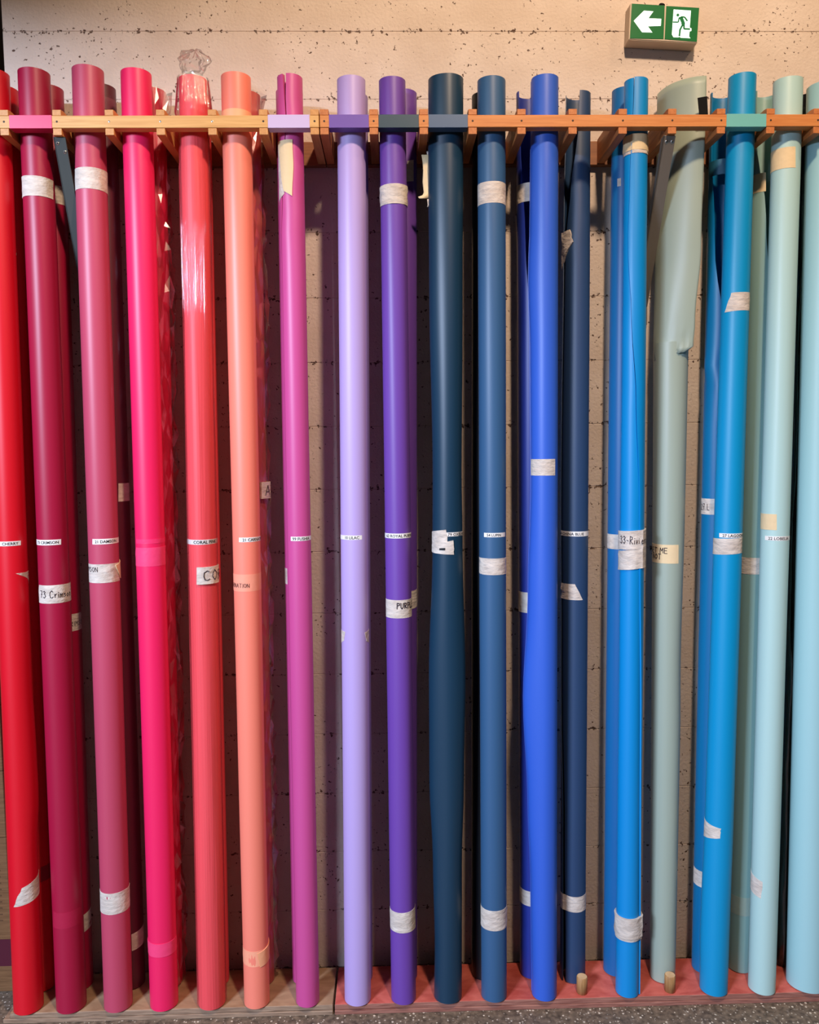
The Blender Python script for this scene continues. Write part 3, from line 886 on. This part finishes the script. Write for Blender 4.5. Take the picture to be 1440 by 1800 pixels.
# ---- china blue
chi = paper('paper_china_blue', (38, 64, 98), 0.48)
r = Roll('loose navy blue paper roll with an open flap at the head', chi, (997, 1037.5, 158), (986, 1028), back=True, ybot=1720, yt=0.165, yb=0.130, thick=0.0022,
         seam=[(150, -38, 1.55), (230, -40, 1.35), (330, -62, 0.95), (440, -80, 0.30), (520, -78, 0.10), (900, -80, 0.06), (1250, -72, 0.08), (1450, -52, 0.14), (1720, -42, 0.22)],
         bulge=[(150, 0, 0), (400, 2, 0), (830, 4, 0), (1150, 2, 0), (1400, 0, 0), (1720, 0, 0)], stepr=0.004)
r.tape(((984, 404), (1004, 402), (1009, 425), (992, 470)), m_tape, 0.004, ragged=0.1, nu=8, crumple=0.003)
r.label((976, 934.5, 1038, 943), '58 CHINA BLUE', 985)
r.tape(((978, 1028), (1011, 1027), (1024, 1055), (978, 1055)), ragged=0.03)
r.tape((976, 1577, 1034, 1604), crumple=0.0006)
# ---- riviera
riv = paper('paper_riviera', (0, 138, 206))
rv = Roll('bright azure paper roll with an overlapping edge running down it', riv, (1096, 1140, 134), (1081, 1125), ybot=1752, thick=0.008, stepr=-0.0045,
         seam=[(134, -8, 0.07), (300, -22, 0.05), (420, -30, 0.05), (560, -10, 0.05), (700, 15, 0.04), (900, 38, 0.03), (1300, 62, 0.03), (1752, 78, 0.03)])
rv.tape((1088, 234, 1146, 262), m_tape_cream, 0.001, crumple=0.0022)
rv.tape((1088, 259, 1146, 268), m_tape, 0.0008, crumple=0.001)
o = rv.tape(((1082, 936), (1134, 931), (1134, 965), (1082, 968)), m_tape, 0.0045)
rv.write(o, '33-Riviera', 1093, 956, 13, off=0.0058, width=0.1, squeeze=0.72)
rv.tape(((1080, 972), (1134, 962), (1134, 997), (1080, 1006)), m_tape, 0.003, crumple=0.002)
rv.tape((1075, 1617, 1130, 1652), m_tape, 0.0045, crumple=0.0028)
rv.tape((1076, 1650, 1130, 1657), m_tape, 0.003, crumple=0.001)
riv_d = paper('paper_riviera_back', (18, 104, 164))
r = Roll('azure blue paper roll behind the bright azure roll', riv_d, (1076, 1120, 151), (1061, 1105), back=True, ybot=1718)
r.tape((1060, 940, 1100, 966)); r.tape((1086, 312, 1092, 326), nu=3)
# ---- sage
sage = paper('paper_sage', (158, 172, 156))
rs = Roll('sage green paper roll with torn sheet fanned open at the head', sage, (1150, 1209, 600), (1143, 1186), back=True, ybot=1720, yt=0.165, yb=0.120, thick=0.004,
          bulge=[(600, 0, 0), (900, 0, 0), (1150, 0, -2), (1300, 0, 0), (1720, 0, 0)], seam=[(600, 92, 0.05), (1720, 88, 0.05)])
o = rs.tape((1140, 958, 1192, 991), m_tape_cream)
rs.write(o, 'GET ME', 1175.5, 973, 9.5, align='r', width=0.13); rs.write(o, 'NOT', 1165, 984, 9.5, align='r', width=0.13)
# the fanned-open outer sheet
v, f = [], []
NU, NV = 40, 40
tab_l = [(600, 1150), (132, 1157)]
for j in range(NV + 1):
    t = j / NV
    py = lerp(626, 150, t)
    xl_ = lerp(1150, 1157, t)
    xr_ = interp([(0.0, 1206), (0.03, 1219), (0.12, 1222), (0.4, 1233), (1.0, 1242)], t)[0]
    zc = at_y(1200, py, 0.12).z if j < NV else at_y(1243, 134, 0.075).z
    if j < NV: ztop_s = at_y(1243, 134, 0.075).z; zc = lerp(at_y(1200, 626, 0.12).z, ztop_s, t)
    YL, YR = lerp(0.165, 0.190, min(1, t * 3)), lerp(0.108, 0.072, min(1, t * 1.3))
    pl = at_y(xl_, py, YL); pr_ = at_y(xr_, py, YR)
    for i in range(NU + 1):
        u = lerp(-0.45, 1.0, i / NU) * math.pi / 2
        X = pr_.x - (pr_.x - pl.x) * math.cos(u) * (1.0 if u > 0 else 1.0)
        Y = YL - ((YL - YR) * math.sin(u) if u > 0 else 0.06 * math.sin(u))
        cr = max(0.0, 1 - t * 9) * (i / NU) ** 2
        wv = noise.noise(Vector((i * 0.35, t * 26, 2.0)))
        Y += 0.012 * cr * wv - 0.002 * noise.noise(Vector((i * 0.12, t * 3, 5)))
        zz = zc + cr * (0.012 * (i / NU) + 0.008 * wv)
        if j == 0 and i < NU * 0.45: zz -= 0.01
        v.append((X, Y, zz))
for j in range(NV):
    for i in range(NU):
        a = j * (NU + 1) + i
        f.append((a, a + 1, a + NU + 2, a + NU + 1))
o = new_obj('fanned_sheet', v, f, sage, rs.root, True)
md_ = o.modifiers.new('thickness', 'SOLIDIFY'); md_.thickness = 0.0008; md_.offset = 0
fx = [at_y(1226.5, 172, 0.037), at_y(1243.5, 169, 0.037), at_y(1245, 205, 0.037), at_y(1229.5, 203, 0.037)]
o = new_obj('torn_black_corner', [tuple(p) for p in fx] + [(p.x, p.y + 0.001, p.z) for p in fx], [(3, 2, 1, 0), (4, 5, 6, 7), (0, 1, 5, 4), (1, 2, 6, 5), (2, 3, 7, 6), (3, 0, 4, 7)], m_black_paper, rs.root)
# ---- lagoon
lag = paper('paper_lagoon', (0, 146, 198))
r = Roll('turquoise blue paper roll with torn tape scraps high and low', lag, (1282, 1327.5, 126), (1231, 1277), ybot=1752,
         bulge=[(126, 0, 0), (1450, 0, 1), (1650, 2, 0), (1752, 0, 0)], stepr=0.0012, seam=[(126, 84, 0.03), (1752, 80, 0.03)])
r.tape(((1287, 514), (1320, 512), (1320, 544), (1276, 547)), ragged=0.08)
r.label((1267, 938, 1306, 945.5), '27 LAGOON', 1272)
r.tape(((1248, 949), (1306, 945), (1306, 972), (1248, 978)), crumple=0.0004)
r.tape(((1237, 1449), (1268, 1457), (1266, 1474), (1240, 1486)), ragged=0.10)
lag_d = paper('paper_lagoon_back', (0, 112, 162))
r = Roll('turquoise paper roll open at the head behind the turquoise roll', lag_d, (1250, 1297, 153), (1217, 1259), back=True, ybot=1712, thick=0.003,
         seam=[(150, -2, 2.1), (240, -2, 1.9), (420, 10, 1.3), (620, 40, 0.3), (700, 100, 0.03), (1800, 100, 0.03)])
o = r.tape((1225, 877, 1262, 905)); r.write(o, '27 L', 1236, 897, 11, off=0.0016, squeeze=0.8)
r.tape((1212, 1535, 1245, 1563)); r.tape((1246, 278, 1290, 305), clear_tape((30, 90, 116)))
# ---- sage teal back and pale aqua front
teal = paper('paper_grey_teal', (132, 168, 162))
r = Roll('grey teal paper roll open at the head beside the turquoise roll', teal, (1325, 1368, 153), (1279, 1320), back=True, ybot=1718, yt=0.165, thick=0.003,
         seam=[(150, 10, 1.9), (240, 12, 1.7), (380, 40, 0.8), (560, 62, 0.2), (700, 70, 0.03), (1800, 70, 0.03)])
r.tape((1318, 303, 1346, 336), m_tape_cream); r.tape((1300, 981, 1336, 1010)); r.tape((1286, 1579, 1318, 1611), clear_tape((150, 170, 158)))
pale = paper('paper_pale_aqua', (178, 212, 206))
r = Roll('pale mint paper roll with cream tape patches', pale, (1361.5, 1408.5, 133), (1317, 1360), ybot=1748, seam=[(133, 86, 0.03), (1748, 86, 0.03)], stepr=0.002)
r.tape((1355, 258, 1396, 295), m_tape_cream); r.tape((1335, 904, 1366, 932), m_tape_cream, crumple=0.0004)
r.label((1348, 943, 1390, 950.5), '22 LOBELIA', 1353)
r.tape(((1316, 1542), (1342, 1552), (1339, 1582), (1318, 1573)), m_tape, ragged=0.05)
r = Roll('black paper roll in the gap beside the pale mint roll', m_black_paper, (1400, 1440, 163), (1355, 1394), back=True, ybot=1730, yt=0.190, yb=0.182)
film_tube(r, 0.002, 0.004, 0.002, seed=41, nphi=48, nz=90)
aqua = paper('paper_aqua', (160, 204, 206))
r = Roll('thick pale aqua paper roll at the edge of the red board', aqua, (1421, 1486, 138), (1384, 1448), ybot=1757, seam=[(138, 120, 0.03), (1757, 120, 0.03)])

# ------------------------------------------------------------------ cardboard carton at the end of the board
m_card = mat('brown_cardboard', (142, 104, 70), 0.8, 0.2)
vary_colour(m_card, (110, 78, 50), (130, 94, 62), 40, (0.4, 0.4, 6), 4)
m_card_purple = mat('printed_purple_band', (84, 30, 44), 0.8, 0.2)
m_card_print = mat('faded_brown_print', (96, 68, 46), 0.8, 0.2)
cxr = at_y(26, 1600, 0.20).x
cy = 0.17
root = empty('cardboard_carton', (cxr - 0.17, cy + 0.12, 0))
tag(root, 'tall brown cardboard carton with purple stripe beside the bare board', 'carton')
zs_ = [0.003] + [at_y(10, p, cy).z for p in (1472, 1355, 1240, 1020)]
for a, b_ in zip(zs_, zs_[1:]):
    box('panel', (cxr - 0.34, cy, a), (cxr, cy + 0.24, b_ - 0.002), m_card, root, 0.002)
box('purple_stripe', (cxr - 0.341, cy - 0.0008, at_y(10, 1698, cy).z), (cxr + 0.0008, cy + 0.02, at_y(10, 1651, cy).z), m_card_purple, root)
for k in range(11):
    z_ = lerp(at_y(10, 1618, cy).z, at_y(10, 1508, cy).z, k / 10)
    wv_ = random.uniform(0.05, 0.09)
    o = box('print_line', (cxr - 0.032 - wv_, cy - 0.0006, z_ - 0.002), (cxr - 0.024, cy + 0.002, z_ + 0.002), m_card_print, root)

# ------------------------------------------------------------------ exit sign
YS = WALL_Y - 0.052
def sp(zx, zy, Y=YS): return at_y(1080 + zx / 8.0, zy / 8.0, Y)
root = empty('exit_sign', tuple(sp(700, 580, WALL_Y)))
tag(root, 'green illuminated emergency exit sign with arrow and running figure', 'exit sign')
m_house = mat('sign_housing', (206, 188, 166), 0.5, 0.4)
def emis(name, rgb, s):
    m = mat(name, rgb, 0.3, 0.4)
    b_ = m.node_tree.nodes['Principled BSDF']
    b_.inputs['Emission Color'].default_value = lin(rgb)
    b_.inputs['Emission Strength'].default_value = s
    return m
m_green = emis('sign_green_lit', (0, 96, 42), 0.30)
m_white = emis('sign_white_lit', (236, 255, 246), 0.9)
m_fig = emis('sign_figure_green', (0, 104, 52), 0.35)
def slab(name, pts, y0, y1, m, parent, scale_back=1.0):
    a = [sp(x, y, YS) for x, y in pts]
    n = len(a)
    v = [(p.x, y0, p.z) for p in a] + [(p.x, y1, p.z) for p in a]
    f = [tuple(range(n)), tuple(range(2 * n - 1, n - 1, -1))] + [(i, n + i, n + (i + 1) % n, (i + 1) % n) for i in range(n)]
    return fix_normals(new_obj(name, v, f, m, parent))
hs = slab('housing', [(228, 42), (1206, 104), (1172, 606), (205, 556)], YS, WALL_Y - 0.001, m_house, root)
bm = bmesh.new(); bm.from_mesh(hs.data); bmesh.ops.bevel(bm, geom=bm.edges[:], offset=0.002, segments=2, affect='EDGES'); bm.to_mesh(hs.data); bm.free()
pane_l = slab('pane', [(246, 54), (708, 82), (692, 550), (220, 540)], YS - 0.0015, YS + 0.002, m_green, root)
pane_r = slab('pane', [(732, 88), (1192, 114), (1160, 588), (708, 552)], YS - 0.0015, YS + 0.002, m_green, root)
slab('arrow', [(272, 297), (415, 155), (548, 165), (478, 262), (658, 270), (652, 368), (470, 375), (533, 462), (388, 458)], YS - 0.0022, YS - 0.001, m_white, pane_l)
slab('doorway', [(832, 138), (1075, 155), (1058, 395), (1084, 405), (1080, 440), (1055, 448), (1050, 520), (1068, 543), (930, 535), (915, 522), (900, 530), (830, 528), (808, 490), (818, 330)], YS - 0.0022, YS - 0.001, m_white, pane_r)
fig = slab('running_figure', [(890 + 20 * math.cos(a * math.pi / 6), 218 + 20 * math.sin(a * math.pi / 6)) for a in range(12)], YS - 0.0030, YS - 0.002, m_fig, pane_r)
def stroke(pts, wd):
    for (a, b_), (c_, d) in zip(pts, pts[1:]):
        l_ = math.hypot(c_ - a, d - b_)
        nx, ny = -(d - b_) / l_ * wd / 2, (c_ - a) / l_ * wd / 2
        slab('limb_bar', [(a + nx, b_ + ny), (c_ + nx, d + ny), (c_ - nx, d - ny), (a - nx, b_ - ny)], YS - 0.0030, YS - 0.002, m_fig, pane_r)
stroke([(820, 316), (896, 318), (908, 258)], 16)
slab('torso', [(905, 250), (940, 238), (965, 262), (990, 330), (985, 370), (945, 372), (938, 320)], YS - 0.0030, YS - 0.002, m_fig, pane_r)
stroke([(938, 245), (985, 246), (1024, 302)], 20)
stroke([(976, 365), (976, 412), (1062, 415)], 22)
stroke([(952, 366), (920, 425), (912, 515)], 24)
gl = [(692 + 42 * math.cos(a * math.pi / 8), 36 + 26 * math.sin(a * math.pi / 8) + 4 * math.cos(a * math.pi / 8)) for a in range(16)]
slab('cable_gland', gl, YS + 0.012, WALL_Y - 0.001, m_black_paper, root)
